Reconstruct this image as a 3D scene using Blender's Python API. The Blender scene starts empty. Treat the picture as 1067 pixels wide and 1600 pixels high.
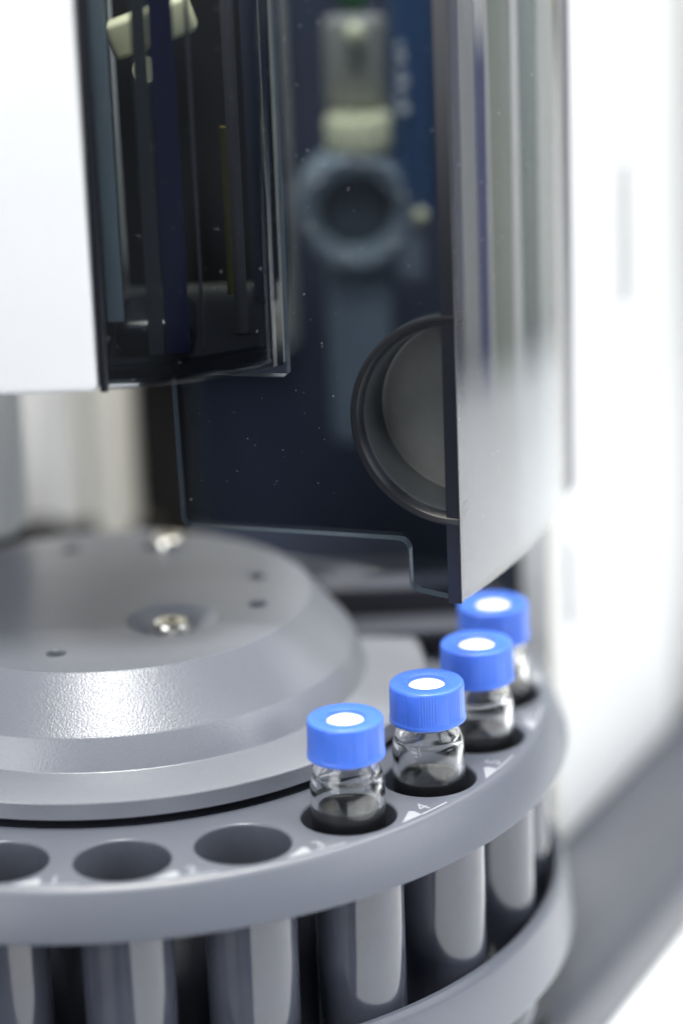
import bpy, bmesh, math, random
from mathutils import Vector, Matrix, noise
random.seed(7)
S = 0.001                      # everything below is written in millimetres
scene = bpy.context.scene
COL = scene.collection
PI = math.pi

# ------------------------------------------------------------------ camera
cd = bpy.data.cameras.new("camera")
cam = bpy.data.objects.new("camera", cd)
COL.objects.link(cam)
scene.camera = cam
cd.sensor_fit = 'VERTICAL'
cd.sensor_height = 36.0
cd.lens = 4744.34 / 1600 * 36.0
cd.clip_start = 0.01
cd.clip_end = 50
Rr = Vector((0.9992396, -0.01235378, -0.03698125))
Uu = Vector((0.03899011, 0.31660289, 0.9477565))
Ff = Vector((0.0, 0.94847773, -0.31684382))
Cc = Vector((39.94265679, -478.43312316, 191.63018594)) * S
m = Matrix.Identity(4)
for i in range(3):
    m[i][0], m[i][1], m[i][2], m[i][3] = Rr[i], Uu[i], -Ff[i], Cc[i]
cam.matrix_world = m
cd.dof.use_dof = True
cd.dof.focus_distance = 0.470
cd.dof.aperture_fstop = 4.9

# ------------------------------------------------------------------ world, lamps, exposure
w = bpy.data.worlds.new("World")
scene.world = w
w.use_nodes = True
bg = w.node_tree.nodes["Background"]
bg.inputs[0].default_value = (0.80, 0.88, 1.0, 1)
bg.inputs[1].default_value = 0.17

def lamp(name, loc, target, sx, sy, power, col=(1, 1, 1)):
    d = bpy.data.lights.new(name, 'AREA')
    d.shape = 'RECTANGLE'
    d.size, d.size_y = sx, sy
    d.energy = power
    d.color = col
    o = bpy.data.objects.new(name, d)
    COL.objects.link(o)
    o.location = loc
    o.rotation_euler = (Vector(target) - Vector(loc)).to_track_quat('-Z', 'Y').to_euler()
    return o

lamp("ceiling_lamp", (0.02, -0.36, 0.85), (0, 0, 0), 0.22, 0.22, 6.5, (1, 0.99, 0.97))
lamp("ceiling_panel", (0.2, 0.5, 1.6), (0.1, 0, 0), 1.6, 1.2, 58.0, (1, 0.985, 0.95))
lamp("right_fill", (1.4, -0.35, 0.6), (0.1, 0.03, 0.0), 1.0, 0.9, 10.5, (0.93, 0.96, 1.0))  # added lamp that overexposes the side panel; no window is modelled
lamp("left_light", (-0.9, -0.95, 0.40), (0.0, 0.05, 0.0), 0.8, 0.8, 8.5, (0.95, 0.97, 1.0))

lamp("bay_fill", (0.03, 0.0, 0.50), (0.03, 0.11, 0.05), 0.12, 0.10, 2.6, (1.0, 0.93, 0.76))  # added warm fill for the bay and hub, not a fixture

vs = scene.view_settings
vs.view_transform = 'Standard'
vs.look = 'None'
vs.exposure = 0.2
vs.gamma = 1.0
scene.cycles.use_denoising = True
scene.cycles.max_bounces = 14
scene.cycles.transmission_bounces = 12
scene.cycles.transparent_max_bounces = 24
scene.cycles.glossy_bounces = 6
scene.cycles.sample_clamp_indirect = 6.0

# ------------------------------------------------------------------ materials
def nmat(name):
    mt = bpy.data.materials.new(name)
    mt.use_nodes = True
    return mt, mt.node_tree.nodes, mt.node_tree.links, mt.node_tree.nodes["Principled BSDF"]

def principled(name, col, rough=0.5, metal=0.0, spec=0.5, coat=0.0, grain=0.0, gscale=3.0,
               bump=0.0, bscale=5.0, speck=0.0, sss=0.0, rvar=0.0):
    """grain: colour variation, bump: fine relief, speck: tiny glittering pigment. Scales are per millimetre."""
    mt, N, L, b = nmat(name)
    b.inputs["Base Color"].default_value = (*col, 1)
    b.inputs["Roughness"].default_value = rough
    b.inputs["Metallic"].default_value = metal
    b.inputs["Specular IOR Level"].default_value = spec
    b.inputs["Coat Weight"].default_value = coat
    b.inputs["Coat Roughness"].default_value = 0.12
    if sss:
        b.inputs["Subsurface Weight"].default_value = sss
        b.inputs["Subsurface Radius"].default_value = (0.2, 0.5, 1.0)
        b.inputs["Subsurface Scale"].default_value = 0.002
    tc = N.new("ShaderNodeTexCoord")
    if grain or rvar:
        n = N.new("ShaderNodeTexNoise")
        n.inputs["Scale"].default_value = gscale * 1000
        n.inputs["Detail"].default_value = 5
        L.new(tc.outputs["Object"], n.inputs["Vector"])
        if grain:
            r = N.new("ShaderNodeMapRange")
            r.inputs[1].default_value = 0.25; r.inputs[2].default_value = 0.75
            r.inputs[3].default_value = 1 - grain; r.inputs[4].default_value = 1 + grain
            L.new(n.outputs["Fac"], r.inputs[0])
            mx = N.new("ShaderNodeVectorMath"); mx.operation = 'SCALE'
            mx.inputs[0].default_value = col
            L.new(r.outputs[0], mx.inputs["Scale"])
            L.new(mx.outputs[0], b.inputs["Base Color"])
        if rvar:
            r2 = N.new("ShaderNodeMapRange")
            r2.inputs[1].default_value = 0.3; r2.inputs[2].default_value = 0.7
            r2.inputs[3].default_value = rough - rvar; r2.inputs[4].default_value = rough + rvar
            L.new(n.outputs["Fac"], r2.inputs[0])
            L.new(r2.outputs[0], b.inputs["Roughness"])
    if bump:
        n2 = N.new("ShaderNodeTexNoise")
        n2.inputs["Scale"].default_value = bscale * 1000
        n2.inputs["Detail"].default_value = 2
        L.new(tc.outputs["Object"], n2.inputs["Vector"])
        bp = N.new("ShaderNodeBump")
        bp.inputs["Strength"].default_value = 1.0
        bp.inputs["Distance"].default_value = bump * S
        L.new(n2.outputs["Fac"], bp.inputs["Height"])
        L.new(bp.outputs[0], b.inputs["Normal"])
    if speck:
        v = N.new("ShaderNodeTexVoronoi")
        v.inputs["Scale"].default_value = 3500
        L.new(tc.outputs["Object"], v.inputs["Vector"])
        sr = N.new("ShaderNodeMapRange")
        sr.inputs[1].default_value = 0.0; sr.inputs[2].default_value = 0.16
        sr.inputs[3].default_value = speck; sr.inputs[4].default_value = 0.0
        L.new(v.outputs["Distance"], sr.inputs[0])
        L.new(sr.outputs[0], b.inputs["Metallic"])
    return mt

def tint_pane(name, tint, ior=1.5, rough=0.0, body=None, bodyw=0.0):
    """smoked acrylic sheet: light passes through dyed, the surface mirrors by Fresnel"""
    mt = bpy.data.materials.new(name); mt.use_nodes = True
    N, L = mt.node_tree.nodes, mt.node_tree.links
    N.clear()
    out = N.new("ShaderNodeOutputMaterial")
    tr = N.new("ShaderNodeBsdfTransparent"); tr.inputs[0].default_value = (*tint, 1)
    gl = N.new("ShaderNodeBsdfGlossy"); gl.inputs[0].default_value = (1, 1, 1, 1); gl.inputs["Roughness"].default_value = rough
    fr = N.new("ShaderNodeFresnel"); fr.inputs[0].default_value = ior
    # both directions mirror as from outside
    geo = N.new("ShaderNodeNewGeometry")
    mx = N.new("ShaderNodeMixShader")
    # Fresnel node inverts the index on back faces; feed it the inverse there so both faces act alike
    mth = N.new("ShaderNodeMath"); mth.operation = 'MULTIPLY_ADD'
    mth.inputs[1].default_value = (1.0 / ior - ior); mth.inputs[2].default_value = ior
    L.new(geo.outputs["Backfacing"], mth.inputs[0]); L.new(mth.outputs[0], fr.inputs[0])
    src = tr
    if body:
        df = N.new("ShaderNodeBsdfDiffuse"); df.inputs[0].default_value = (*body, 1)
        m0 = N.new("ShaderNodeMixShader"); m0.inputs[0].default_value = bodyw
        L.new(tr.outputs[0], m0.inputs[1]); L.new(df.outputs[0], m0.inputs[2]); src = m0
    L.new(fr.outputs[0], mx.inputs[0]); L.new(src.outputs[0], mx.inputs[1]); L.new(gl.outputs[0], mx.inputs[2])
    L.new(mx.outputs[0], out.inputs[0])
    return mt

def glass(name, col=(1, 1, 1), ior=1.47):
    mt, N, L, b = nmat(name)
    b.inputs["Base Color"].default_value = (*col, 1)
    b.inputs["Roughness"].default_value = 0.0
    b.inputs["IOR"].default_value = ior
    b.inputs["Transmission Weight"].default_value = 1.0
    return mt

M = {}
M['rack'] = principled('grey_moulded_plastic', (0.103, 0.114, 0.143), 0.36, rvar=0.03, grain=0.05, gscale=2.0, bump=0.018, bscale=7)
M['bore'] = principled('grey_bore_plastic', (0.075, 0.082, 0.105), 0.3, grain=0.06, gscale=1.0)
M['drum'] = principled('drum_plastic', (0.085, 0.09, 0.115), 0.4, grain=0.08)
M['tube'] = principled('dark_gloss_plastic', (0.068, 0.074, 0.098), 0.11, spec=0.62, rvar=0.03, gscale=0.15, grain=0.1)
M['hub'] = principled('grey_metallic_lacquer', (0.205, 0.217, 0.250), 0.31, spec=0.85, grain=0.03, gscale=1.5, bump=0.055, bscale=3.0)
M['print'] = principled('white_print', (0.29, 0.31, 0.345), 0.5)
M['cap'] = principled('blue_polypropylene', (0.058, 0.165, 0.68), 0.36, spec=0.5, sss=0.25, grain=0.04, gscale=0.5)
M['septum'] = principled('white_septum', (0.86, 0.86, 0.86), 0.6, grain=0.02)
M['glass'] = glass('clear_glass', (0.985, 0.99, 0.99), 1.50)
M['water'] = glass('clear_liquid', (0.30, 0.30, 0.31), 1.33)
M['water'].node_tree.nodes['Principled BSDF'].inputs['Transmission Weight'].default_value = 0.95
M['steel'] = principled('polished_steel', (0.78, 0.76, 0.70), 0.16, metal=1.0, bump=0.01, bscale=2)
M['dark'] = principled('black_plastic', (0.018, 0.018, 0.022), 0.35, bump=0.01, bscale=4)
M['void'] = principled('matte_black', (0.006, 0.006, 0.007), 0.8, grain=0.1)
M['bay'] = principled('bay_navy_black', (0.045, 0.058, 0.10), 0.7, grain=0.15, gscale=0.05)
M['white'] = principled('white_enamel', (0.82, 0.83, 0.84), 0.38, grain=0.015, gscale=0.05, bump=0.006, bscale=3)
M['bench'] = principled('white_laminate', (0.82, 0.845, 0.89), 0.45, grain=0.03, gscale=0.02)
M['base'] = principled('grey_base_plastic', (0.062, 0.067, 0.085), 0.28, grain=0.06, gscale=0.5, bump=0.01, bscale=5)
M['cream'] = principled('cream_plastic', (0.62, 0.61, 0.54), 0.5, grain=0.03, gscale=0.1)
M['cup'] = principled('grey_satin_plastic', (0.032, 0.035, 0.037), 0.45, grain=0.06, gscale=0.6, bump=0.012, bscale=5)
M['rim'] = principled('black_gloss_rim', (0.010, 0.011, 0.014), 0.3, spec=0.25, bump=0.01, bscale=4)
M['stile'] = principled('purple_grey_trim', (0.10, 0.095, 0.125), 0.35)
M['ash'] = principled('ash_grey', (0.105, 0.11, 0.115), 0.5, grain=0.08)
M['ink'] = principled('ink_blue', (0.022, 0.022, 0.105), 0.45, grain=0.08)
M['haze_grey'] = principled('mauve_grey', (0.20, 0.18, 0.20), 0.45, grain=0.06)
M['disc'] = principled('grey_disc', (0.068, 0.071, 0.069), 0.5, grain=0.06, gscale=0.6, bump=0.012, bscale=5)  # same recess plastic made lighter, as if the back face caught more light
M['navy2'] = principled('navy_case_paint', (0.09, 0.09, 0.21), 0.45)
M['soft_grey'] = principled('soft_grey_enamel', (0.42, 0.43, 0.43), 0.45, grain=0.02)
M['dim_cream'] = principled('greyed_cream_metal', (0.36, 0.355, 0.32), 0.5, grain=0.05)
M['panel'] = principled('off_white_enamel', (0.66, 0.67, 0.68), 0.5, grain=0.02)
M['smoke'] = tint_pane('smoked_acrylic_navy', (0.47, 0.505, 0.55), 1.5)
M['smoke2'] = tint_pane('smoked_acrylic', (0.54, 0.57, 0.60), 1.5)
M['smoke3'] = tint_pane('smoked_acrylic_curved', (0.42, 0.46, 0.52), 2.15, rough=0.015)
M['edge'] = principled('black_acrylic_edge', (0.008, 0.009, 0.014), 0.3)
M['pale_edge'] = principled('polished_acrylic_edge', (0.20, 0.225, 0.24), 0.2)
M['bluegrey'] = principled('blue_grey_plastic', (0.24, 0.29, 0.33), 0.4, grain=0.04, gscale=0.3)
M['navy'] = principled('navy_plastic', (0.13, 0.13, 0.62), 0.4, grain=0.08, gscale=0.3)
M['blue'] = principled('blue_label', (0.05, 0.13, 0.29), 0.4, grain=0.06, gscale=0.3)
M['lgrey'] = principled('light_grey_metal', (0.50, 0.51, 0.48), 0.4, grain=0.04, gscale=0.2)
M['mgrey'] = principled('mid_grey_metal', (0.45, 0.46, 0.46), 0.45, grain=0.05, gscale=0.2)
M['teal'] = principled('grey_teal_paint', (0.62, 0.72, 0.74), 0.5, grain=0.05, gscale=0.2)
M['yellow'] = principled('yellow_reflection', (0.13, 0.11, 0.012), 0.5, grain=0.05)
M['green'] = principled('green_cable_skin', (0.03, 0.20, 0.04), 0.5, grain=0.1)
M['bright'] = principled('cream_moulding', (0.80, 0.78, 0.52), 0.45, grain=0.03)
M['lens'] = principled('slate_lens', (0.09, 0.115, 0.135), 0.25, grain=0.05)
M['ivory'] = principled('ivory_plastic', (0.84, 0.83, 0.78), 0.5, grain=0.02)
M['gold'] = principled('pale_brass', (0.72, 0.68, 0.45), 0.22, metal=1.0, bump=0.01, bscale=2)
M['olive'] = principled('olive_fabric', (0.16, 0.18, 0.12), 0.8, grain=0.1, gscale=0.01)
M['dust'] = principled('pale_dust', (0.75, 0.75, 0.78), 0.8)

# ------------------------------------------------------------------ object helpers
def link_mesh(name, bm, mat, parent=None, loc=(0, 0, 0), rot=(0, 0, 0), sharp=35, smooth=True):
    bmesh.ops.recalc_face_normals(bm, faces=bm.faces[:])
    me = bpy.data.meshes.new(name)
    for v in bm.verts:
        v.co *= S
    bm.to_mesh(me); bm.free()
    if smooth:
        me.shade_smooth()
        me.set_sharp_from_angle(angle=math.radians(sharp))
    for mm_ in (mat if isinstance(mat, (list, tuple)) else [mat]):
        me.materials.append(mm_)
    o = bpy.data.objects.new(name, me)
    COL.objects.link(o)
    o.location = Vector(loc) * S
    o.rotation_euler = rot
    if parent:
        o.parent = parent
    return o

def tag(o, label=None, cat=None, group=None, kind=None):
    if label: o['label'] = label
    if cat: o['category'] = cat
    if group: o['group'] = group
    if kind: o['kind'] = kind
    return o

def thing(name, label, cat, loc=(0, 0, 0), rotz=0.0, group=None):
    o = bpy.data.objects.new(name, None)
    o.empty_display_size = 0.01
    COL.objects.link(o)
    o.location = Vector(loc) * S
    o.rotation_euler = (0, 0, rotz)
    return tag(o, label, cat, group)

def lathe(prof, seg=96, closed=False, bm=None, center=(0, 0), rmod=None):
    """prof: list of (r, z). closed: the profile is a ring (first point joins last)."""
    bm = bm or bmesh.new()
    rows = []
    for (r, z) in prof:
        if r < 1e-6:
            rows.append([bm.verts.new((center[0], center[1], z))])
        else:
            row = []
            for k in range(seg):
                a = 2 * PI * k / seg
                rr = r + (rmod(a, r, z) if rmod else 0)
                row.append(bm.verts.new((center[0] + rr * math.cos(a), center[1] + rr * math.sin(a), z)))
            rows.append(row)
    n = len(rows)
    for i in range(n if closed else n - 1):
        A, B = rows[i], rows[(i + 1) % n]
        if len(A) == 1 and len(B) == 1: continue
        for k in range(seg):
            k2 = (k + 1) % seg
            if len(A) == 1: bm.faces.new((A[0], B[k], B[k2]))
            elif len(B) == 1: bm.faces.new((A[k], A[k2], B[0]))
            else: bm.faces.new((A[k], A[k2], B[k2], B[k]))
    return bm

def box(x0, x1, y0, y1, z0, z1, bev=0.0, seg=3, bm=None):
    bm2 = bmesh.new()
    bmesh.ops.create_cube(bm2, size=1)
    for v in bm2.verts:
        v.co = Vector(((x0 + x1) / 2 + v.co.x * (x1 - x0), (y0 + y1) / 2 + v.co.y * (y1 - y0), (z0 + z1) / 2 + v.co.z * (z1 - z0)))
    if bev:
        bmesh.ops.bevel(bm2, geom=bm2.edges[:], offset=bev, segments=seg, profile=0.5, affect='EDGES')
    if bm is None: return bm2
    me = bpy.data.meshes.new("t"); bm2.to_mesh(me); bm2.free(); bm.from_mesh(me); bpy.data.meshes.remove(me)
    return bm

def prism(poly, z0, z1, bev=0.0, seg=2, xf=None):
    """vertical prism over a plan polygon; xf maps each (a,b,c) to a point"""
    bm = bmesh.new()
    lo = [bm.verts.new((p[0], p[1], z0)) for p in poly]
    hi = [bm.verts.new((p[0], p[1], z1)) for p in poly]
    n = len(poly)
    caps = [bm.faces.new(lo), bm.faces.new(hi)]
    for i in range(n):
        bm.faces.new((lo[i], lo[(i + 1) % n], hi[(i + 1) % n], hi[i]))
    if bev:
        ed = [e for f in caps for e in f.edges]
        bmesh.ops.bevel(bm, geom=list(set(ed)), offset=bev, segments=seg, profile=0.5, affect='EDGES')
    if xf:
        for v in bm.verts: v.co = xf(v.co)
    return bm

def fill_loops(bm, loops, z, flip=False):
    """one flat face set bounded by vertex loops (outer first, holes after)"""
    edges = []
    for lp in loops:
        for i in range(len(lp)):
            a, b = lp[i], lp[(i + 1) % len(lp)]
            e = bm.edges.get((a, b)) or bm.edges.new((a, b))
            edges.append(e)
    bmesh.ops.triangle_fill(bm, use_beauty=True, use_dissolve=False, edges=edges)

def circle_verts(bm, cx, cy, r, z, n):
    return [bm.verts.new((cx + r * math.cos(2 * PI * k / n), cy + r * math.sin(2 * PI * k / n), z)) for k in range(n)]

def bridge(bm, A, B):
    n = len(A)
    for k in range(n):
        bm.faces.new((A[k], A[(k + 1) % n], B[(k + 1) % n], B[k]))

def tube_path(pts, r, seg=10, bm=None):
    bm = bm or bmesh.new()
    rows = []
    for i, p in enumerate(pts):
        p = Vector(p)
        d = (Vector(pts[min(i + 1, len(pts) - 1)]) - Vector(pts[max(i - 1, 0)])).normalized()
        s = d.cross(Vector((0, 0, 1)))
        if s.length < 1e-3: s = Vector((1, 0, 0))
        s.normalize(); t = d.cross(s)
        rows.append([bm.verts.new(p + (s * math.cos(2 * PI * k / seg) + t * math.sin(2 * PI * k / seg)) * r) for k in range(seg)])
    for i in range(len(rows) - 1):
        bridge(bm, rows[i], rows[i + 1])
    bm.faces.new(rows[0]); bm.faces.new(rows[-1])
    return bm

# ================================================================== SETTING
# white bench top under and round the instrument
bench = link_mesh('bench_top', prism([(30, -250), (1600, -250), (1600, 890), (-900, 890), (-900, 180), (20, 180), (20, -120)], -100, -66, 2), M['bench'])
tag(bench, kind='structure')
floor = link_mesh('room_floor', box(-3000, 3000, -3000, 900, -860, -840), principled('dark_floor', (0.05, 0.05, 0.055), 0.6, grain=0.1, gscale=0.01))
tag(floor, kind='structure')
# laboratory wall behind and ceiling are out of the picture; the wall is what the hub mirrors
wall = link_mesh('room_wall', box(-1400, 1600, 900, 930, -150, 1500), principled('wall_paint', (0.20, 0.196, 0.172), 0.7, grain=0.03, gscale=0.01))
tag(wall, kind='structure')

# ================================================================== INSTRUMENT BASE
d = Vector((0.45, 0.893)); nn = Vector((0.893, -0.45))       # along the right-hand edge / outward
base = thing('instrument_base', 'dark grey instrument base with a sloping rounded edge running diagonally past the carousel', 'instrument base', (0, 0, -66))
def along(p, t, off=0): return (p[0] + d.x * t + nn.x * off, p[1] + d.y * t + nn.y * off)
# deck under the carousel
E0 = (78.0, 37.0)
deck_poly = [(-260, -190), along(E0, -250, -3.2), along(E0, 150, -3.2), (-260, 170)]
link_mesh('deck', prism(deck_poly, 0.3, 6, 1.0), M['dark'], base)
# rounded rail along the right-hand edge: cross-section swept along d
prof = [(-3, 17.6), (1, 17.6)]
for k in range(13):
    a = PI / 2 * k / 12
    prof.append((3 + 18.5 * math.sin(a), 3.5 + 14 * math.cos(a)))
prof += [(21.6, 0.6), (-3, 0.6)]
bm = bmesh.new()
rows = []
NT = 40
for i in range(NT + 1):
    t = -230 + 420 * i / NT
    rows.append([bm.verts.new((*along(E0, t, o), z)) for o, z in prof])
for i in range(NT):
    bridge(bm, rows[i], rows[i + 1])
bm.faces.new(rows[0]); bm.faces.new(rows[-1])
link_mesh('edge_rail', bm, M['base'], base, sharp=40)
# raised rim of the tray round the back of the carousel
rim = [(-120, 92), (50, 90), (62, 86), (73, 62), (75.5, 62), (65, 90), (52, 95), (-120, 97)]
link_mesh('tray_rim', prism(rim, 6.2, 55, 1.0), M['base'], base)

# white side panel standing on the base, blown out by the added right-hand lamp
side = thing('side_panel', 'tall white side panel of the instrument, right of the curved door', 'side panel', (0, 0, -48))
pq = [along(E0, 60.3, -0.6), along(E0, 130, -0.6), along(E0, 130, -5), along(E0, 60.3, -5)]
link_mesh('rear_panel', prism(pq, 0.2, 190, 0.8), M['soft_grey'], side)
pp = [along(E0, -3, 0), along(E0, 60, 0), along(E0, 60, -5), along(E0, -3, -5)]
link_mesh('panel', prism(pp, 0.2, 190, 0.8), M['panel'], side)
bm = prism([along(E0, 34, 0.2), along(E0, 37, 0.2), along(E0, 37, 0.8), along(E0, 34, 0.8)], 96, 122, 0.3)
link_mesh('shadow_strip', bm, M['soft_grey'], side)  # raised grey strip painted for a faint shadow on the panel
bm = prism([along(E0, 6, 0.2), along(E0, 22, 0.2), along(E0, 22, 1.2), along(E0, 6, 1.2)], 42, 58, 0.4)
link_mesh('shadow_patch', bm, M['panel'], side)  # raised plate standing in for a soft shadow patch
bm = prism([(72.5, 46), (76.2, 34.5), (78.2, 36), (76, 48)], -2, 76, 0.5)
link_mesh('corner_post', bm, M['cream'], side)

# back wall of the instrument bay
back = thing('bay_back_wall', 'black back wall of the instrument bay behind the smoked panes', 'back wall', (0, 112, -60))
link_mesh('back_panel', box(12, 84, 0, 4, 0.3, 195, 0.5), M['bay'], back)
link_mesh('dark_jamb', box(-4, 11.8, 0, 4, 0.3, 195, 0.5), M['void'], back)
link_mesh('beige_reflector', box(3, 32, -6, -4, 92, 175, 0.5), M['cream'], back)  # hidden panel added to warm what the hub top mirrors
link_mesh('rear_sill', box(-90, 3, -14, -8, 0.3, 58.5, 0.5), M['void'], back)
link_mesh('side_lining', box(80, 83, -60, -1, 41, 195, 0.5), M['bay'], back)

ivp = link_mesh('ivory_pillar', box(-9.6, -0.6, 0, 12, 0, 200, 3.5, 5), M['ivory'], loc=(0, 97, -59.5))
tag(ivp, 'ivory pillar standing against the black back wall, just left of the smoked door', 'pillar')
pillar = link_mesh('back_pillar', box(-18, -10, 0, 12, 0, 200, 4.0, 5), M['white'], loc=(0, 100, -59.5))
tag(pillar, 'pale grey pillar standing behind the hub, between the hanging arm and the ivory pillar', 'pillar')
lp = link_mesh('rear_housing', box(-90, -17, 0, 12, 0, 200, 3), M['white'], loc=(0, 150, -59.5))
tag(lp, 'pale grey rear housing block, farthest back at the left edge', 'housing')
arm = thing('hanging_arm', 'blurred white cylindrical arm hanging above the back of the hub', 'arm', (-27, 34, 20))
link_mesh('arm_tube', lathe([(0, 0), (10, 0), (11.5, 1.5), (11.5, 100), (0, 100)], 64), M['ivory'], arm)
if 0: link_mesh('arm_collar', lathe([(12.6, 6), (13.4, 6.4), (13.4, 11), (12.6, 11.4)], 64, closed=True), M['lgrey'], arm)

# ================================================================== CAROUSEL
N_H = 22
TH0 = -0.2045
RH, RT = 64.65, 66.3
def az(k): return TH0 + k * 2 * PI / N_H - PI / 2
car = thing('sample_carousel', 'round grey sample carousel with a ring of numbered holes over dark tubes', 'carousel', (0, 0, -60))
ZC = 60.0
# ring plate with real holes
bm = bmesh.new()
SO = 264
chains = []
out_prof = [(73.0, 0.0), (73.4, -0.08), (73.85, -0.35), (74.3, -0.95), (76.7, -7.3), (76.75, -7.65), (76.3, -7.95)]
outer = [circle_verts(bm, 0, 0, r, z + ZC, SO) for r, z in out_prof]
for a_, b_ in zip(outer, outer[1:]): bridge(bm, a_, b_)
in_prof = [(52.6, 0.0), (52.2, -0.4), (52.0, -7.95)]
inner = [circle_verts(bm, 0, 0, r, z + ZC, SO) for r, z in in_prof]
for a_, b_ in zip(inner, inner[1:]): bridge(bm, a_, b_)
top_loops = [outer[0], inner[0]]
bot_loops = [outer[-1], inner[-1]]
for k in range(N_H):
    cx, cy = RH * math.cos(az(k)), RH * math.sin(az(k))
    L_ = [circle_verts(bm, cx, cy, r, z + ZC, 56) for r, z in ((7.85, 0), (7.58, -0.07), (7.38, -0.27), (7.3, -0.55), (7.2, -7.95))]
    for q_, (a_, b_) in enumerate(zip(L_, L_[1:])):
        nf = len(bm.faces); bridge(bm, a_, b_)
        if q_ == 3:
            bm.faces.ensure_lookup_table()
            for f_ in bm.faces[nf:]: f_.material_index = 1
    top_loops.append(L_[0]); bot_loops.append(L_[-1])
fill_loops(bm, top_loops, 0)
fill_loops(bm, bot_loops, 0)
rack = link_mesh('rack_ring', bm, [M['rack'], M['bore']], car, sharp=28)

# tubes
def tube_bm():
    prof = [(7.1, -8.0), (7.02, -30), (6.95, -48), (6.6, -50.5), (5.5, -52), (0, -52.4),
            (0, -51.2), (5.2, -50.8), (6.0, -49), (6.3, -8.0)]
    return lathe([(r, z) for r, z in prof], 56)
first = None
for k in range(N_H):
    x, y = RT * math.cos(az(k)), RT * math.sin(az(k))
    if first is None:
        first = link_mesh('tube', tube_bm(), M['tube'], car, (x, y, ZC))
    else:
        o = first.copy(); COL.objects.link(o); o.parent = car
        o.location = Vector((x, y, ZC)) * S
# lower ring
LR = [(74.6, -29.6), (75.3, -29.7), (75.8, -30.3), (76.1, -31.2), (77.2, -40.6), (77.1, -41.4), (76.3, -42), (74.2, -42), (74.1, -30.1)]
link_mesh('lower_ring', lathe([(r, z + ZC) for r, z in LR], 264, closed=True), M['rack'], car, sharp=28)
link_mesh('carousel_floor', lathe([(0, 5.5), (73.8, 5.5), (73.8, 2), (0, 2)], 96), M['dark'], car)
link_mesh('centre_drum', lathe([(0, 59.0), (50.4, 59.0), (50.4, 52), (57.5, 51), (57.5, 6), (0, 6)], 128), M['drum'], car)

# printed marks beside each hole: numeral, wedge, line
def text_mesh(s, size):
    cu = bpy.data.curves.new('txt', 'FONT'); cu.body = s; cu.size = size
    cu.align_x = 'CENTER'; cu.align_y = 'CENTER'; cu.resolution_u = 3
    o = bpy.data.objects.new('txt', cu); COL.objects.link(o)
    dg = bpy.context.evaluated_depsgraph_get(); dg.update()
    me = bpy.data.meshes.new_from_object(o.evaluated_get(dg))
    bpy.data.objects.remove(o); bpy.data.curves.remove(cu)
    return me
def pol(r, a, z=0.0): return (r * math.cos(a), r * math.sin(a), z)
for k in range(N_H):
    num = (k - 1) % N_H + 1
    if k == 0: num = N_H
    num = k if k > 0 else N_H
    ac = az(k) - math.radians(8.15)          # between this hole and the one before
    bm = bmesh.new()
    g = math.radians
    tri = [pol(72.72, ac - g(5.0)), pol(70.3, ac - g(2.05)), pol(70.85, ac - g(1.6)), pol(72.72, ac - g(1.7))]
    lo = [bm.verts.new((p[0], p[1], ZC + 0.008)) for p in tri]; hi = [bm.verts.new((p[0], p[1], ZC + 0.03)) for p in tri]
    bm.faces.new(hi); bridge(bm, lo, hi); bm.faces.new(lo)
    link_mesh('wedge_mark', bm, M['print'], rack, smooth=False)
    bm = bmesh.new()
    lo, hi = [], []
    pts = [pol(72.78, ac + g(-1.65 + 4.6 * j / 8)) for j in range(9)] + [pol(72.44, ac + g(-1.65 + 4.6 * j / 8)) for j in range(8, -1, -1)]
    lo = [bm.verts.new((p[0], p[1], ZC + 0.008)) for p in pts]; hi = [bm.verts.new((p[0], p[1], ZC + 0.03)) for p in pts]
    bm.faces.new(hi); bridge(bm, lo, hi); bm.faces.new(lo)
    link_mesh('line_mark', bm, M['print'], rack, smooth=False)
    me = text_mesh(str(num), 3.6)
    bm = bmesh.new(); bm.from_mesh(me); bpy.data.meshes.remove(me)
    r_ = bmesh.ops.extrude_face_region(bm, geom=bm.faces[:])
    for v in r_['geom']:
        if isinstance(v, bmesh.types.BMVert): v.co.z += 0.022
    rot = Matrix.Rotation(ac + PI / 2, 4, 'Z')
    p = pol(70.9, ac)
    for v in bm.verts:
        v.co = rot @ v.co + Vector((p[0], p[1], ZC + 0.008))
    link_mesh('numeral', bm, M['print'], rack, smooth=False)

# ================================================================== HUB COVER
hub = thing('hub_cover', 'silvery grey stepped hub cover in the middle of the carousel', 'hub cover', (0, 0, 0))
bm = bmesh.new()
SH = 240
P = [(50.5, 1.3), (52.6, 1.25), (53.0, 1.6), (53.05, 4.15), (52.95, 4.36), (52.7, 4.45), (44.4, 5.0), (43.25, 5.02), (43.1, 5.15),
     (41.35, 10.0), (41.22, 10.2), (41.05, 10.35), (34.6, 18.3), (34.4, 18.45), (34.1, 18.5)]
rings = [circle_verts(bm, 0, 0, r, z, SH) for r, z in P]
for a_, b_ in zip(rings, rings[1:]): bridge(bm, a_, b_)
bm.faces.new(rings[0])
loops = [rings[-1]]
pads = []
for a in (-46.7,):
    a = math.radians(a)
    pads.append((16.8 * math.cos(a), 16.8 * math.sin(a)))
for (x, y) in pads:
    L_ = [circle_verts(bm, x, y, r, z, 48) for r, z in ((7.7, 18.5), (7.4, 18.4), (4.2, 16.2), (3.8, 16.1), (3.5, 16.6), (1.5, 16.6))]
    for a_, b_ in zip(L_, L_[1:]): bridge(bm, a_, b_)
    bm.faces.new(L_[-1]); loops.append(L_[0])
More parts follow.
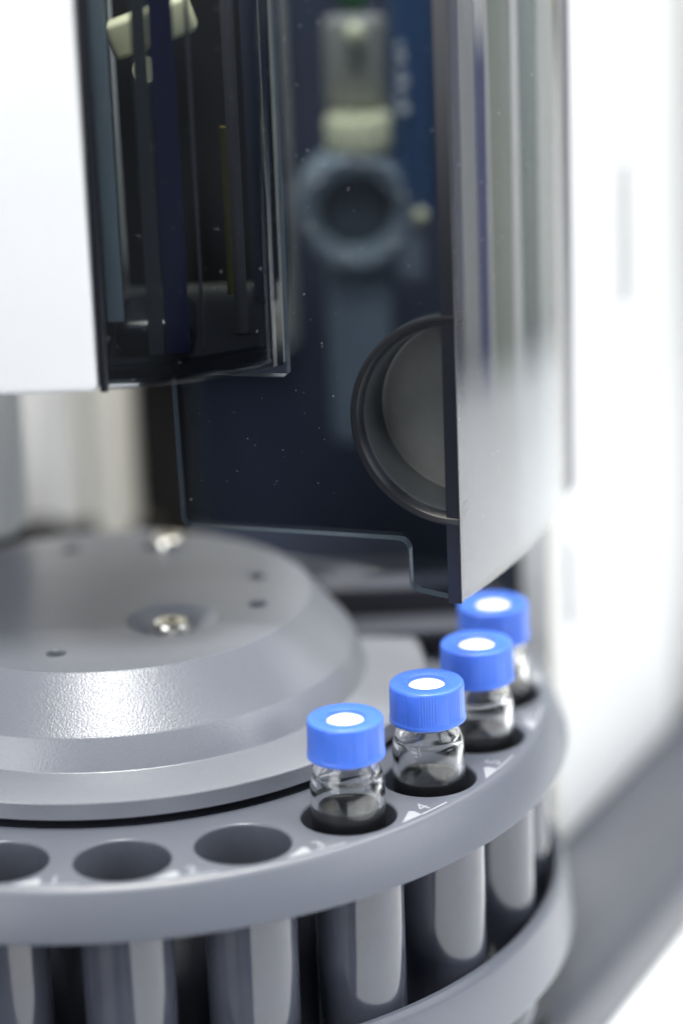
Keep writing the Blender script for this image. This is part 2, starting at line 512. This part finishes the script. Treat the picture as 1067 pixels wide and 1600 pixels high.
for a in (-104, -13.8, 16.6, 76.0, 106.6, 166.4, 196, 255 - 30):
    x, y = 26.3 * math.cos(math.radians(a)), 26.3 * math.sin(math.radians(a))
    L_ = [circle_verts(bm, x, y, r, z, 28) for r, z in ((1.75, 18.5), (1.6, 18.35), (1.55, 15.0))]
    for a_, b_ in zip(L_, L_[1:]): bridge(bm, a_, b_)
    bm.faces.new(L_[-1]); loops.append(L_[0])
fill_loops(bm, loops, 0)
body = link_mesh('cover_body', bm, M['hub'], hub, sharp=25)
# screws
def screw_bm():
    prof = [(0, 0.75), (0.95, 0.75), (1.0, 1.75), (1.35, 1.85), (2.4, 1.8), (2.8, 1.6), (3.0, 1.2), (3.05, 0), (0, 0)]
    return lathe(prof, 40)
s0 = None
for (x, y, z) in [(p[0], p[1], 16.62) for p in pads] + [(9.6, 25.6, 18.52)]:
    if s0 is None:
        s0 = link_mesh('mounting_screw', screw_bm(), M['steel'], hub, (x, y, z))
        sk0 = link_mesh('socket', lathe([(0, 0.8), (0.93, 0.8), (0.93, 0.78), (0, 0.78)], 6), M['dark'], s0)
    else:
        o = s0.copy(); COL.objects.link(o); o.parent = hub; o.location = Vector((x, y, z)) * S
        c = sk0.copy(); COL.objects.link(c); c.parent = o

# ================================================================== STEPPED GUIDE OVER THE REAR OF THE RING
gd = thing('stepped_guide', 'blurred dark grey stepped guide block beyond the hub, under the smoked door', 'guide block', (0, 0, 0))
link_mesh('lower_step', prism([(40.0, 12), (61, 12), (61, 20.4), (36.5, 20.4)], 4.75, 5.6, 0.15), M['base'], gd)
link_mesh('upper_step', prism([(37.0, 20.5), (61, 20.5), (64, 27), (33.5, 27)], 4.75, 10.8, 0.3), M['base'], gd)
link_mesh('step_face', prism([(37.4, 20.3), (60.9, 20.3), (60.9, 20.45), (37.4, 20.45)], 5.7, 10.3), M['dark'], gd)
link_mesh('foot', prism([(55, 13), (60.5, 13), (60.5, 26), (55, 26)], 0.4, 4.7, 0.2), M['dark'], gd)

# ================================================================== VIALS
def cap_bm():
    def rm(a, r, z):
        if r < 5.7 or z > 15.7 - 0.0 or z < 10.75: return 0
        ph = (math.degrees(a) + 2) % 45
        if ph < 25:
            return -0.09 * (0.5 - 0.5 * math.cos(2 * PI * ph / 4.1667))
        return 0
    prof = [(2.8, 15.62), (3.05, 15.75), (3.1, 16.1), (3.35, 16.22), (5.3, 16.25), (5.6, 16.19), (5.78, 15.98), (5.83, 15.69), (5.87, 13.5), (5.92, 10.95),
            (5.94, 10.74), (6.02, 10.6), (6.05, 10.4), (6.02, 10.15), (5.9, 10.08), (5.3, 10.1), (5.2, 10.4), (5.2, 15.2), (2.8, 15.4)]
    return lathe(prof, 648, closed=True, rmod=rm)
def bottle_bm():
    out = [(0, -20.6), (4.9, -20.6), (5.5, -20.2), (5.75, -19.2), (5.75, 4.6), (5.71, 5.5), (5.58, 6.4), (5.36, 7.3), (5.05, 8.1), (4.78, 8.8),
           (4.68, 9.35), (4.95, 9.6), (5.0, 9.8), (4.72, 10.1), (4.65, 10.5), (4.95, 10.9), (4.7, 11.3), (4.65, 14.9), (4.5, 15.1)]
    inn = [(3.2, 15.1), (3.0, 14.9), (3.0, 10.6), (3.2, 10.0), (3.1, 9.6), (3.4, 9.1), (3.42, 8.8), (3.8, 8.1), (4.18, 7.35), (4.36, 6.9), (4.28, 6.65), (4.5, 6.1), (4.68, 5.3), (4.75, 4.4), (4.75, -18.6), (4.3, -19.3), (0, -19.4)]
    return lathe(out + inn, 96)
def liquid_bm(z):
    return lathe([(0, z - 0.10), (3.6, z - 0.10), (4.3, z), (4.765, z + 0.28), (4.765, -18.7), (4.3, -19.35), (0, -19.45)], 96)
vial0 = None
VL = [(3, 'blue-capped glass vial nearest the camera, clear liquid level just above the rack', 1.7, 0.6, (0, 0)),
      (4, 'sharply focused blue-capped glass vial with finely ribbed cap beside the printed 4', 0.3, 2.15, (0, 0)),
      (5, 'slightly blurred blue-capped glass vial, third from the front', 1.2, 4.0, (0, 0)),
      (6, 'most blurred blue-capped vial, rearmost under the corner of the smoked door', 3.2, 5.2, (0, 0))]
for k, lab, zl, rz, off in VL:
    x, y = RH * math.cos(az(k)), RH * math.sin(az(k))
    v = thing('sample_vial', lab, 'vial', (x, y, 0), rz, 'blue-capped vials standing in the carousel')
    if vial0 is None:
        b = link_mesh('glass_bottle', bottle_bm(), M['glass'], v, sharp=50)
        c = link_mesh('screw_cap', cap_bm(), M['cap'], v, sharp=50)
        s = link_mesh('septum', lathe([(0, 15.62), (2.9, 15.62), (3.0, 15.5), (3.0, 15.42), (0, 15.42)], 48), M['septum'], c)
        vial0 = (b, c, s)
    else:
        b, c, s = vial0
        b2 = b.copy(); COL.objects.link(b2); b2.parent = v
        c2 = c.copy(); COL.objects.link(c2); c2.parent = v
        s2 = s.copy(); COL.objects.link(s2); s2.parent = c2
    link_mesh('liquid', liquid_bm(zl), M['water'], v, sharp=30)

# ================================================================== SMOKED DOOR
P0 = Vector((58.1, -35.0)); TL = Vector((-0.956, 0.292)).normalized(); NB = Vector((-TL.y, TL.x)) * -1   # TL runs left, NB points back
if NB.y < 0: NB = -NB
door = thing('smoked_door', 'dark smoked acrylic door with flat face, half-round finger recess and curved right side', 'door', (58.1, -35, 28))
def rel(v3): return Vector((v3[0] - 58.1, v3[1] + 35, v3[2] - 28))
def dpt(t, dep, z):
    q = P0 + TL * t + NB * dep
    return rel((q.x, q.y, z))
CZ, CR = 57.3, 16.25       # finger recess centre height and radius, centred on the right-hand edge
def arcpts(cx, cz, r, a0, a1, n):
    return [(cx + r * math.cos(a0 + (a1 - a0) * i / n), cz + r * math.sin(a0 + (a1 - a0) * i / n)) for i in range(n + 1)]
out = [(0, 28.0)]
out += arcpts(6.6, 30.5, 1.9, -PI/2 , 0, 6)[0:0]
out += [(6.2, 29.0)] + [(6.3 + 2.0 * math.sin(a), 31.0 - 2.0 * math.cos(a)) for a in [PI / 2 * i / 6 for i in range(7)]]
out += [(8.4 + 1.6 * (1 - math.cos(a)), 35.9 + 1.6 * math.sin(a)) for a in [PI / 2 * i / 6 for i in range(7)]]
out += [(43.9 + 1.6 * math.sin(a), 39.2 - 1.6 * math.cos(a)) for a in [PI / 2 * i / 6 for i in range(7)]]
out += [(45.9, 62.5), (45.6, 63.0), (27.4, 63.2), (27.0, 63.6), (27.0, 140), (0, 140)]
out += [(CR * math.sin(a), CZ + CR * math.cos(a)) for a in [PI * i / 48 for i in range(49)]]
# drop coincident neighbours
cl = []
for p in out:
    if not cl or (abs(p[0] - cl[-1][0]) + abs(p[1] - cl[-1][1])) > 1e-3: cl.append(p)
def pane_bm(poly, d0, d1, bev=0.0):
    bm = bmesh.new()
    A = [bm.verts.new(dpt(t, d0, z)) for t, z in poly]
    B = [bm.verts.new(dpt(t, d1, z)) for t, z in poly]
    for lp in (A, B):
        ed = [bm.edges.new((lp[i], lp[(i + 1) % len(lp)])) for i in range(len(lp))]
        bmesh.ops.triangle_fill(bm, use_beauty=True, edges=ed)
    return bm, A, B
bm, A, B = pane_bm(cl, 0, 1.8)
link_mesh('flat_pane', bm, M['smoke'], door, smooth=False)
# polished cut edge of the flat pane
bm = bmesh.new()
sel = [p for p in cl if p[1] < 120 and not (p[0] < CR + .1 and abs(p[1] - CZ) < CR + .1 and p[1] > 40)]
sel = cl[:cl.index((27.0, 140)) + 1]
A = [bm.verts.new(dpt(t, 0.02, z)) for t, z in sel]; B = [bm.verts.new(dpt(t, 1.78, z)) for t, z in sel]
A2 = []; B2 = []
for i, (t, z) in enumerate(sel):
    t0, z0 = sel[max(i - 1, 0)]; t1, z1 = sel[min(i + 1, len(sel) - 1)]
    dv = Vector((t1 - t0, z1 - z0)).normalized(); nv = Vector((-dv.y, dv.x)) * 0.16
    A2.append(bm.verts.new(dpt(t + nv.x, 0.02, z + nv.y))); B2.append(bm.verts.new(dpt(t + nv.x, 1.78, z + nv.y)))
for i in range(len(sel) - 1):
    for X, Y in ((A, B), (B, B2), (B2, A2), (A2, A)):
        bm.faces.new((X[i], X[i + 1], Y[i + 1], Y[i]))
link_mesh('polished_edge', bm, M['pale_edge'], door, sharp=40)
# half-round finger recess
prof = [(17.35, 0.3), (17.4, -0.35), (17.0, -0.6), (16.4, -0.45), (16.0, 0.0), (15.6, 0.9), (15.2, 2.0), (14.9, 7.2), (14.6, 7.9), (14.0, 8.2), (0.0, 8.2),
        (0.0, 9.2), (15.7, 9.2), (17.3, 2.4)]
bm = bmesh.new()
rows = []
NA = 72
for i in range(NA + 1):
    a = PI * i / NA
    rows.append([bm.verts.new(dpt(0.1 + (r - 0.62) * math.sin(a) if r > 1 else 0.1, dep, CZ + ((r - 0.62) if r > 1 else 0) * math.cos(a))) for r, dep in prof])
for i in range(NA):
    for j in range(len(prof)):
        j2 = (j + 1) % len(prof)
        if prof[j][0] == 0 and prof[j2][0] == 0: continue
        f_ = bm.faces.new((rows[i][j], rows[i + 1][j], rows[i + 1][j2], rows[i][j2]))
        f_.material_index = 1 if j < 5 else (2 if j in (8, 9) else 0)
bmesh.ops.remove_doubles(bm, verts=bm.verts[:], dist=1e-4)
fr_ = link_mesh('finger_recess', bm, [M['cup'], M['rim'], M['disc']], door, sharp=30)
# curved pane
cp = [(58.2, -34.9), (62.3, -28.9), (67.0, -18.6), (72.1, -5.2), (76.0, 7.0), (79.2, 18.7)]
# circle through first, third and last point
def circ3(a, b, c):
    ax, ay = a; bx, by = b; cx, cy = c
    dd = 2 * (ax * (by - cy) + bx * (cy - ay) + cx * (ay - by))
    ux = ((ax*ax+ay*ay)*(by-cy)+(bx*bx+by*by)*(cy-ay)+(cx*cx+cy*cy)*(ay-by))/dd
    uy = ((ax*ax+ay*ay)*(cx-bx)+(bx*bx+by*by)*(ax-cx)+(cx*cx+cy*cy)*(bx-ax))/dd
    return ux, uy, math.hypot(ax-ux, ay-uy)
ux, uy, ur = circ3(cp[0], cp[2], cp[5])
a0 = math.atan2(cp[0][1] - uy, cp[0][0] - ux); a1 = math.atan2(cp[5][1] - uy, cp[5][0] - ux)
NC = 60
th = 1.6
outp = [(ux + ur * math.cos(a0 + (a1 - a0) * i / NC), uy + ur * math.sin(a0 + (a1 - a0) * i / NC)) for i in range(NC + 1)]
inp = [(ux + (ur - th) * math.cos(a0 + (a1 - a0) * i / NC), uy + (ur - th) * math.sin(a0 + (a1 - a0) * i / NC)) for i in range(NC, -1, -1)]
bm = bmesh.new()
z0, z1 = 28.0, 140.0
o0 = [bm.verts.new(rel((*p, z0))) for p in outp]; o1 = [bm.verts.new(rel((*p, z1))) for p in outp]
i0 = [bm.verts.new(rel((*p, z0))) for p in inp[::-1]]; i1 = [bm.verts.new(rel((*p, z1))) for p in inp[::-1]]
for i in range(NC):
    bm.faces.new((o0[i], o0[i + 1], o1[i + 1], o1[i]))
    bm.faces.new((i0[i], i1[i], i1[i + 1], i0[i + 1]))
    bm.faces.new((o0[i], i0[i], i0[i + 1], o0[i + 1]))
    bm.faces.new((o1[i], o1[i + 1], i1[i + 1], i1[i]))
bm.faces.new((o0[0], o1[0], i1[0], i0[0])); bm.faces.new((o0[-1], i0[-1], i1[-1], o1[-1]))
link_mesh('curved_pane', bm, M['smoke3'], door, sharp=30)
# black corner strip between flat face and curved side
bm = bmesh.new()
q = [P0 + TL * -0.05 - NB * 0.25, P0 + TL * 2.1 - NB * 0.25, P0 + TL * 2.1 + NB * 0.9, P0 + TL * -0.05 + NB * 0.9]
bm = prism([(rel((p.x, p.y, 0)).x, rel((p.x, p.y, 0)).y) for p in q], -0.3, 112, 0.1)
link_mesh('corner_strip', bm, M['edge'], door)
# rear stile of the curved side
bm = prism([(rel((x, y, 0)).x, rel((x, y, 0)).y) for x, y in ((79.35, 18.85), (80.6, 22.5), (78.9, 23.0), (77.6, 19.3))], -0.3, 112, 0.1)
link_mesh('rear_stile', bm, M['stile'], door)
# dust on the panes
bm = bmesh.new()
def speck(c, r):
    mt = Matrix.Translation(c) @ Matrix.Rotation(random.random() * 6, 4, Vector((random.random(), random.random(), 1)).normalized())
    sc = Matrix.Diagonal((r, r * random.uniform(.4, 1), r * random.uniform(.4, 1.6), 1))
    bmesh.ops.create_icosphere(bm, subdivisions=1, radius=1, matrix=mt @ sc)
for i in range(150):
    t = random.uniform(2, 44); z = random.uniform(40, 125)
    if t > 26.5 and z > 62: continue
    if t < 18 and abs(z - CZ) < 18: continue
    speck(dpt(t, -0.05, z), random.choice((.03, .035, .04, .05, .07)))
for i in range(120):
    f = random.random() ** 1.6 * 0.7
    a = a0 + (a1 - a0) * f
    speck(rel((ux + (ur + .04) * math.cos(a), uy + (ur + .04) * math.sin(a), random.uniform(32, 125))), random.choice((.03, .035, .045, .06)))
tag(link_mesh('dust', bm, M['dust'], door, smooth=False), kind='stuff')

# ================================================================== WHITE HOUSING + SMOKED HOOD
hous = link_mesh('white_housing', box(-120, 4.5, -40.6, 60, 65.6, 142, 1.2, 4), M['white'])
hous.location = (0, 0, 0)
tag(hous, 'smooth white housing block at the upper left, above the hub', 'housing')
hood = thing('smoked_hood', 'smoked acrylic hood with rounded bottom corner beside the white housing', 'hood', (4, -40, 66))
plan = [(5.2, -40.4), (8, -40.2), (12, -39.7), (17.2, -38.3), (22, -36.4), (26, -34.3), (29.5, -32.5), (31.2, -31.5)]
cr = [(32.0 , -30.6), (32.25, -29.6)]
plan += cr + [(32.3, -20), (32.3, 20), (32.3, 40)]
def offs(pl, dd):
    o = []
    for i, p in enumerate(pl):
        a = Vector(pl[max(i - 1, 0)]); b = Vector(pl[min(i + 1, len(pl) - 1)])
        t = (b - a).normalized(); n_ = Vector((-t.y, t.x))
        o.append((p[0] + n_.x * dd, p[1] + n_.y * dd))
    return o
def hr(x, y, z): return Vector((x - 4, y + 40, z - 66))
pin = offs(plan, 1.9)
bm = bmesh.new()
zz = [(66.35, 0.0), (66.1, 0.25), (66.0, 0.6)]
levels = [66.0, 66.25, 170]
def ring_at(pl, z): return [bm.verts.new(hr(p[0], p[1], z)) for p in pl]
oA, oB, oC = ring_at(offs(plan, 0.3), 66.0), ring_at(plan, 66.3), ring_at(plan, 140)
iA, iB, iC = ring_at(offs(plan, 1.6), 66.0), ring_at(pin, 66.3), ring_at(pin, 140)
seq = [oA, oB, oC, iC, iB, iA]
for a_, b_ in zip(seq, seq[1:] + seq[:1]):
    for i in range(len(plan) - 1): bm.faces.new((a_[i], a_[i + 1], b_[i + 1], b_[i]))
for e in (0, -1): bm.faces.new([q_[e] for q_ in seq])
link_mesh('curved_window', bm, M['smoke2'], hood, sharp=25)
# floor of the hood
fl = [(p[0] - 0, p[1]) for p in offs(plan, 2.0)] + [(4.6, 40)]
fl[0] = (4.6, fl[0][1])
bm = prism([(x - 4, y + 40) for x, y in fl], 0.9, 2.5, 0.2)
link_mesh('hood_floor', bm, M['edge'], hood)
# dark frame strip between housing and window
lipp = offs(plan, 2.05) + offs(plan, 2.9)[::-1]
link_mesh('lower_lip', prism([(x - 4, y + 40) for x, y in lipp], 0.3, 3.1, 0.15), M['smoke'], hood)
link_mesh('frame_strip', box(0.55, 1.75, -0.55, 3, -0.3, 74, 0.15), M['edge'], hood)
# pale line modelled for the highlight along the right-hand edge
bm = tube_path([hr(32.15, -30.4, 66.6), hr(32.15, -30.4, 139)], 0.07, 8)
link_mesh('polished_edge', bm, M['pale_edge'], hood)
bm = bmesh.new()
for i in range(70):
    f = random.uniform(0, len(plan) - 5); j = int(f); f -= j
    x = plan[j][0] * (1 - f) + plan[j + 1][0] * f; y = plan[j][1] * (1 - f) + plan[j + 1][1] * f
    speck(hr(x, y - 0.06, random.uniform(67, 124)), random.choice((.03, .035, .045, .06)))
tag(link_mesh('dust', bm, M['dust'], hood, smooth=False), kind='stuff')

link_mesh('inner_back', box(2.2, 27.5, 50, 52, 3, 60, 0.3), M['void'], hood)
link_mesh('inner_side', box(0.2, 1.6, 3.5, 50, 3, 60, 0.3), M['void'], hood)
# things seen inside the hood; grey, navy, pale and yellow bars model glass reflections
def post(name, label, cat, x0, x1, y0, y1, z0, z1, mat, bev=0.4):
    o = link_mesh(name, box(x0, x1, y0, y1, 0, z1 - z0, bev), M[mat], loc=(0, 0, z0))
    return tag(o, label, cat)
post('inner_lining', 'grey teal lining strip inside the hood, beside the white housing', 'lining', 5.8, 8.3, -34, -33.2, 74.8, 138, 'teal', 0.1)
post('grey_reflection', 'grey upright bar for a reflection in the hood glass, left of the navy bar', 'column', 11.8, 14.1, -33.5, -32.5, 69.2, 138, 'ash', 0.1)
post('navy_reflection', 'navy blue upright bar for a reflection in the hood glass', 'strip', 14.3, 18.0, -33.0, -32.0, 69.2, 138, 'ink', 0.1)
post('pale_reflection', 'thin pale upright bar for a reflection in the hood glass, right of the navy bar', 'rod', 19.6, 20.2, -29.5, -29, 69.2, 138, 'haze_grey', 0.1)
rod = link_mesh('mauve_reflection', lathe([(0, 0), (1.0, 0), (1.0, 60), (0, 60)], 32), M['haze_grey'], loc=(25.6, -20, 68.7))
tag(rod, 'slim grey bar for a reflection in the hood glass, next to the yellow bar', 'tube')
rod = link_mesh('yellow_reflection', lathe([(0, 0), (0.55, 0), (0.55, 26), (0, 26)], 24), M['yellow'], loc=(24.3, -24, 76))
tag(rod, 'narrow yellow bar for a reflection in the hood glass', 'sleeve')
rod = link_mesh('cover_plate', box(27, 31, -2, 0, 0, 60, 0.3), M['bay'], loc=(0, 0, 68.7)); tag(rod, 'dark navy cover plate at the right side inside the hood', 'plate')
blk = link_mesh('rounded_block', box(6.5, 18.4, -31.5, -14, 0, 5.4, 2.2, 5), M['edge'], loc=(0, 0, 68.6))
tag(blk, 'dark rounded block lying on the floor of the hood', 'block')
cr_ = thing('cream_bracket', 'cream bracket with a round boss at the top inside the hood', 'bracket', (7.5, -1, 110.5))
link_mesh('bracket_plate', box(-1, 13, 0, 6, -2, 4, 1), M['bright'], cr_, rot=(0, -0.32, 0))
link_mesh('round_boss', lathe([(0, -1.5), (1.8, -1.5), (2.1, -1.1), (2.1, 1.9), (0, 1.9)], 32), M['bright'], cr_, (4.6, -3, -3.3), rot=(1.2, 0, 0))

# things seen through the flat pane
pump = thing('pump_head', 'blurred blue grey pump head with a round ring face behind the smoked door', 'pump', (44.7, 60, 24))
bm = lathe([(6.6, 0), (7.2, -1.5), (9.6, -2.2), (10.9, -1.2), (11.1, 1), (11.1, 9), (6.6, 9)], 72, closed=True)
bmesh.ops.rotate(bm, verts=bm.verts[:], matrix=Matrix.Rotation(PI / 2, 3, 'X'))
bmesh.ops.scale(bm, vec=(1, -1, 1), verts=bm.verts[:])
for v in bm.verts: v.co.y = -v.co.y * -1
link_mesh('ring_face', bm, M['bluegrey'], pump, (0, 0, 45))
bm = lathe([(0, 2), (6.5, 2), (6.5, 8), (0, 8)], 48)
bmesh.ops.rotate(bm, verts=bm.verts[:], matrix=Matrix.Rotation(-PI / 2, 3, 'X'))
link_mesh('dark_lens', bm, M['lens'], pump, (0, 0, 45))
link_mesh('stand', box(-5.8, 6.2, 2, 12, 0, 33, 2), M['bluegrey'], pump)
link_mesh('top_cylinder', lathe([(0, 0), (5.8, 0), (6.3, 0.6), (6.3, 5.2), (5.8, 6), (0, 6)], 48), M['bright'], pump, (1.2, 4, 55.8))
for a in range(6):
    x_, z_ = 8.9 * math.cos(a * PI / 3 + .3), 8.9 * math.sin(a * PI / 3 + .3)
    bm = bmesh.new(); bmesh.ops.create_uvsphere(bm, u_segments=12, v_segments=8, radius=0.7)
    link_mesh('face_screw', bm, M['steel'], pump, (x_, -2.2, 45 + z_))
brk = thing('mounting_bracket', 'blurred light grey mounting bracket above the pump head', 'bracket', (45.5, 66, 86))
link_mesh('bracket_plate', box(-5.8, 6, 0, 3, 0, 17.5, 2), M['dim_cream'], brk)
bm = bmesh.new(); bmesh.ops.create_uvsphere(bm, u_segments=24, v_segments=16, radius=2.0)
link_mesh('bracket_glint', bm, M['bright'], brk, (0.2, -2.5, 14.6))  # bright ball painted for a blurred glint on the bracket
cyl = thing('blue_cylinder', 'upright blue cylinder with a white lettered strip behind the smoked door', 'cylinder', (56, 62, 60))
link_mesh('cylinder_body', lathe([(0, 8), (4.2, 8), (4.6, 9), (4.6, 60), (0, 60)], 48), M['blue'], cyl)
bm = bmesh.new()
for i, (h_, w_) in enumerate([(1.6, 1.9), (1.1, 1.3), (1.5, 1.9), (1.0, 1.3), (1.4, 1.6), (0.8, 1.3)]):
    z = 27 + i * 2.4
    box(-3.2, -3.2 + w_, -5.2, -4.7, z, z + h_, 0.15, 1, bm)
link_mesh('white_lettering', bm, M['white'], cyl)
link_mesh('lower_clamp', box(-4.0, 1.0, -3.5, 2, -4, 7.6, 1), M['bluegrey'], cyl)
bm = bmesh.new(); bmesh.ops.create_uvsphere(bm, u_segments=24, v_segments=16, radius=1.5)
link_mesh('clamp_glint', bm, M['bright'], cyl, (0.2, -4.2, 8.2))  # cream ball standing in for a small glint near the clamp
cab = link_mesh('green_cable', tube_path([(36 + 10 * math.sin(t / 6), 70 + t * .3, 108 + 3 * math.cos(t / 3)) for t in range(0, 20)], 2.2, 12), M['green'])
tag(cab, 'green cable looping across the top behind the smoked door', 'cable')

# ================================================================== LAB THINGS STANDING RIGHT (mirrored in the curved pane)
def lab(name, label, cat, p, q, h, mat, z0=-65.9):
    p, q = Vector(p), Vector(q)
    t = (q - p).normalized(); n_ = Vector((t.y, -t.x)) 
    if n_.dot(p) < 0: n_ = -n_
    pl = [p, q, q + n_ * 22, p + n_ * 22]
    o = link_mesh(name, prism([(v.x, v.y) for v in pl], 0, h, 2), M[mat], loc=(0, 0, z0))
    tag(o, label, cat)
M['plum'] = principled('plum_grey_paint', (0.16, 0.15, 0.18), 0.5, grain=0.05, gscale=0.01)
M['sage'] = principled('sage_paint', (0.36, 0.39, 0.33), 0.6, grain=0.05, gscale=0.01)
M['moss'] = principled('moss_paint', (0.20, 0.22, 0.18), 0.6, grain=0.08, gscale=0.01)
lab('dark_cabinet', 'plum grey cabinet at the near end of the row of equipment on the bench', 'cabinet', (449, 160), (438, 196), 420, 'plum')
lab('grey_cabinet', 'grey cabinet next to the plum one on the bench', 'cabinet', (437, 198), (424, 228), 440, 'mgrey')
lab('navy_case', 'low navy blue case on the bench beside the grey cabinet', 'case', (423, 230), (413, 249), 104, 'navy2')
lab('pale_case', 'pale case standing on top of the navy one', 'case', (423, 230), (413, 249), 200, 'white', 38.5)
lab('light_post', 'thin light post beside the navy case', 'post', (412, 251.5), (409.5, 255), 420, 'white')
lab('sage_cabinet', 'broad sage green cabinet in the middle of the equipment row', 'cabinet', (408, 258), (379, 301), 440, 'sage')
lab('pale_column', 'white upright column between the sage and the moss cabinets', 'column', (377.5, 303), (365, 318), 450, 'white')
lab('moss_cabinet', 'dark moss green cabinet right of the white column', 'cabinet', (363, 320), (322, 364), 430, 'moss')
lab('grey_fridge', 'light grey refrigerator at the far end of the equipment row', 'refrigerator', (319, 367), (262, 412), 470, 'lgrey')
lab('dark_blocker', 'unseen black box added to darken the hood glass, out to the right', 'added box', (392, -170), (345, -246), 150, 'edge')  # added to block the bright bench reflection in the hood
lab('low_blocker', 'long low unseen black box added to darken the right of the hood glass', 'case', (430, -130), (440, 90), 120, 'edge')  # second added block, keeps the hood's right corner dark
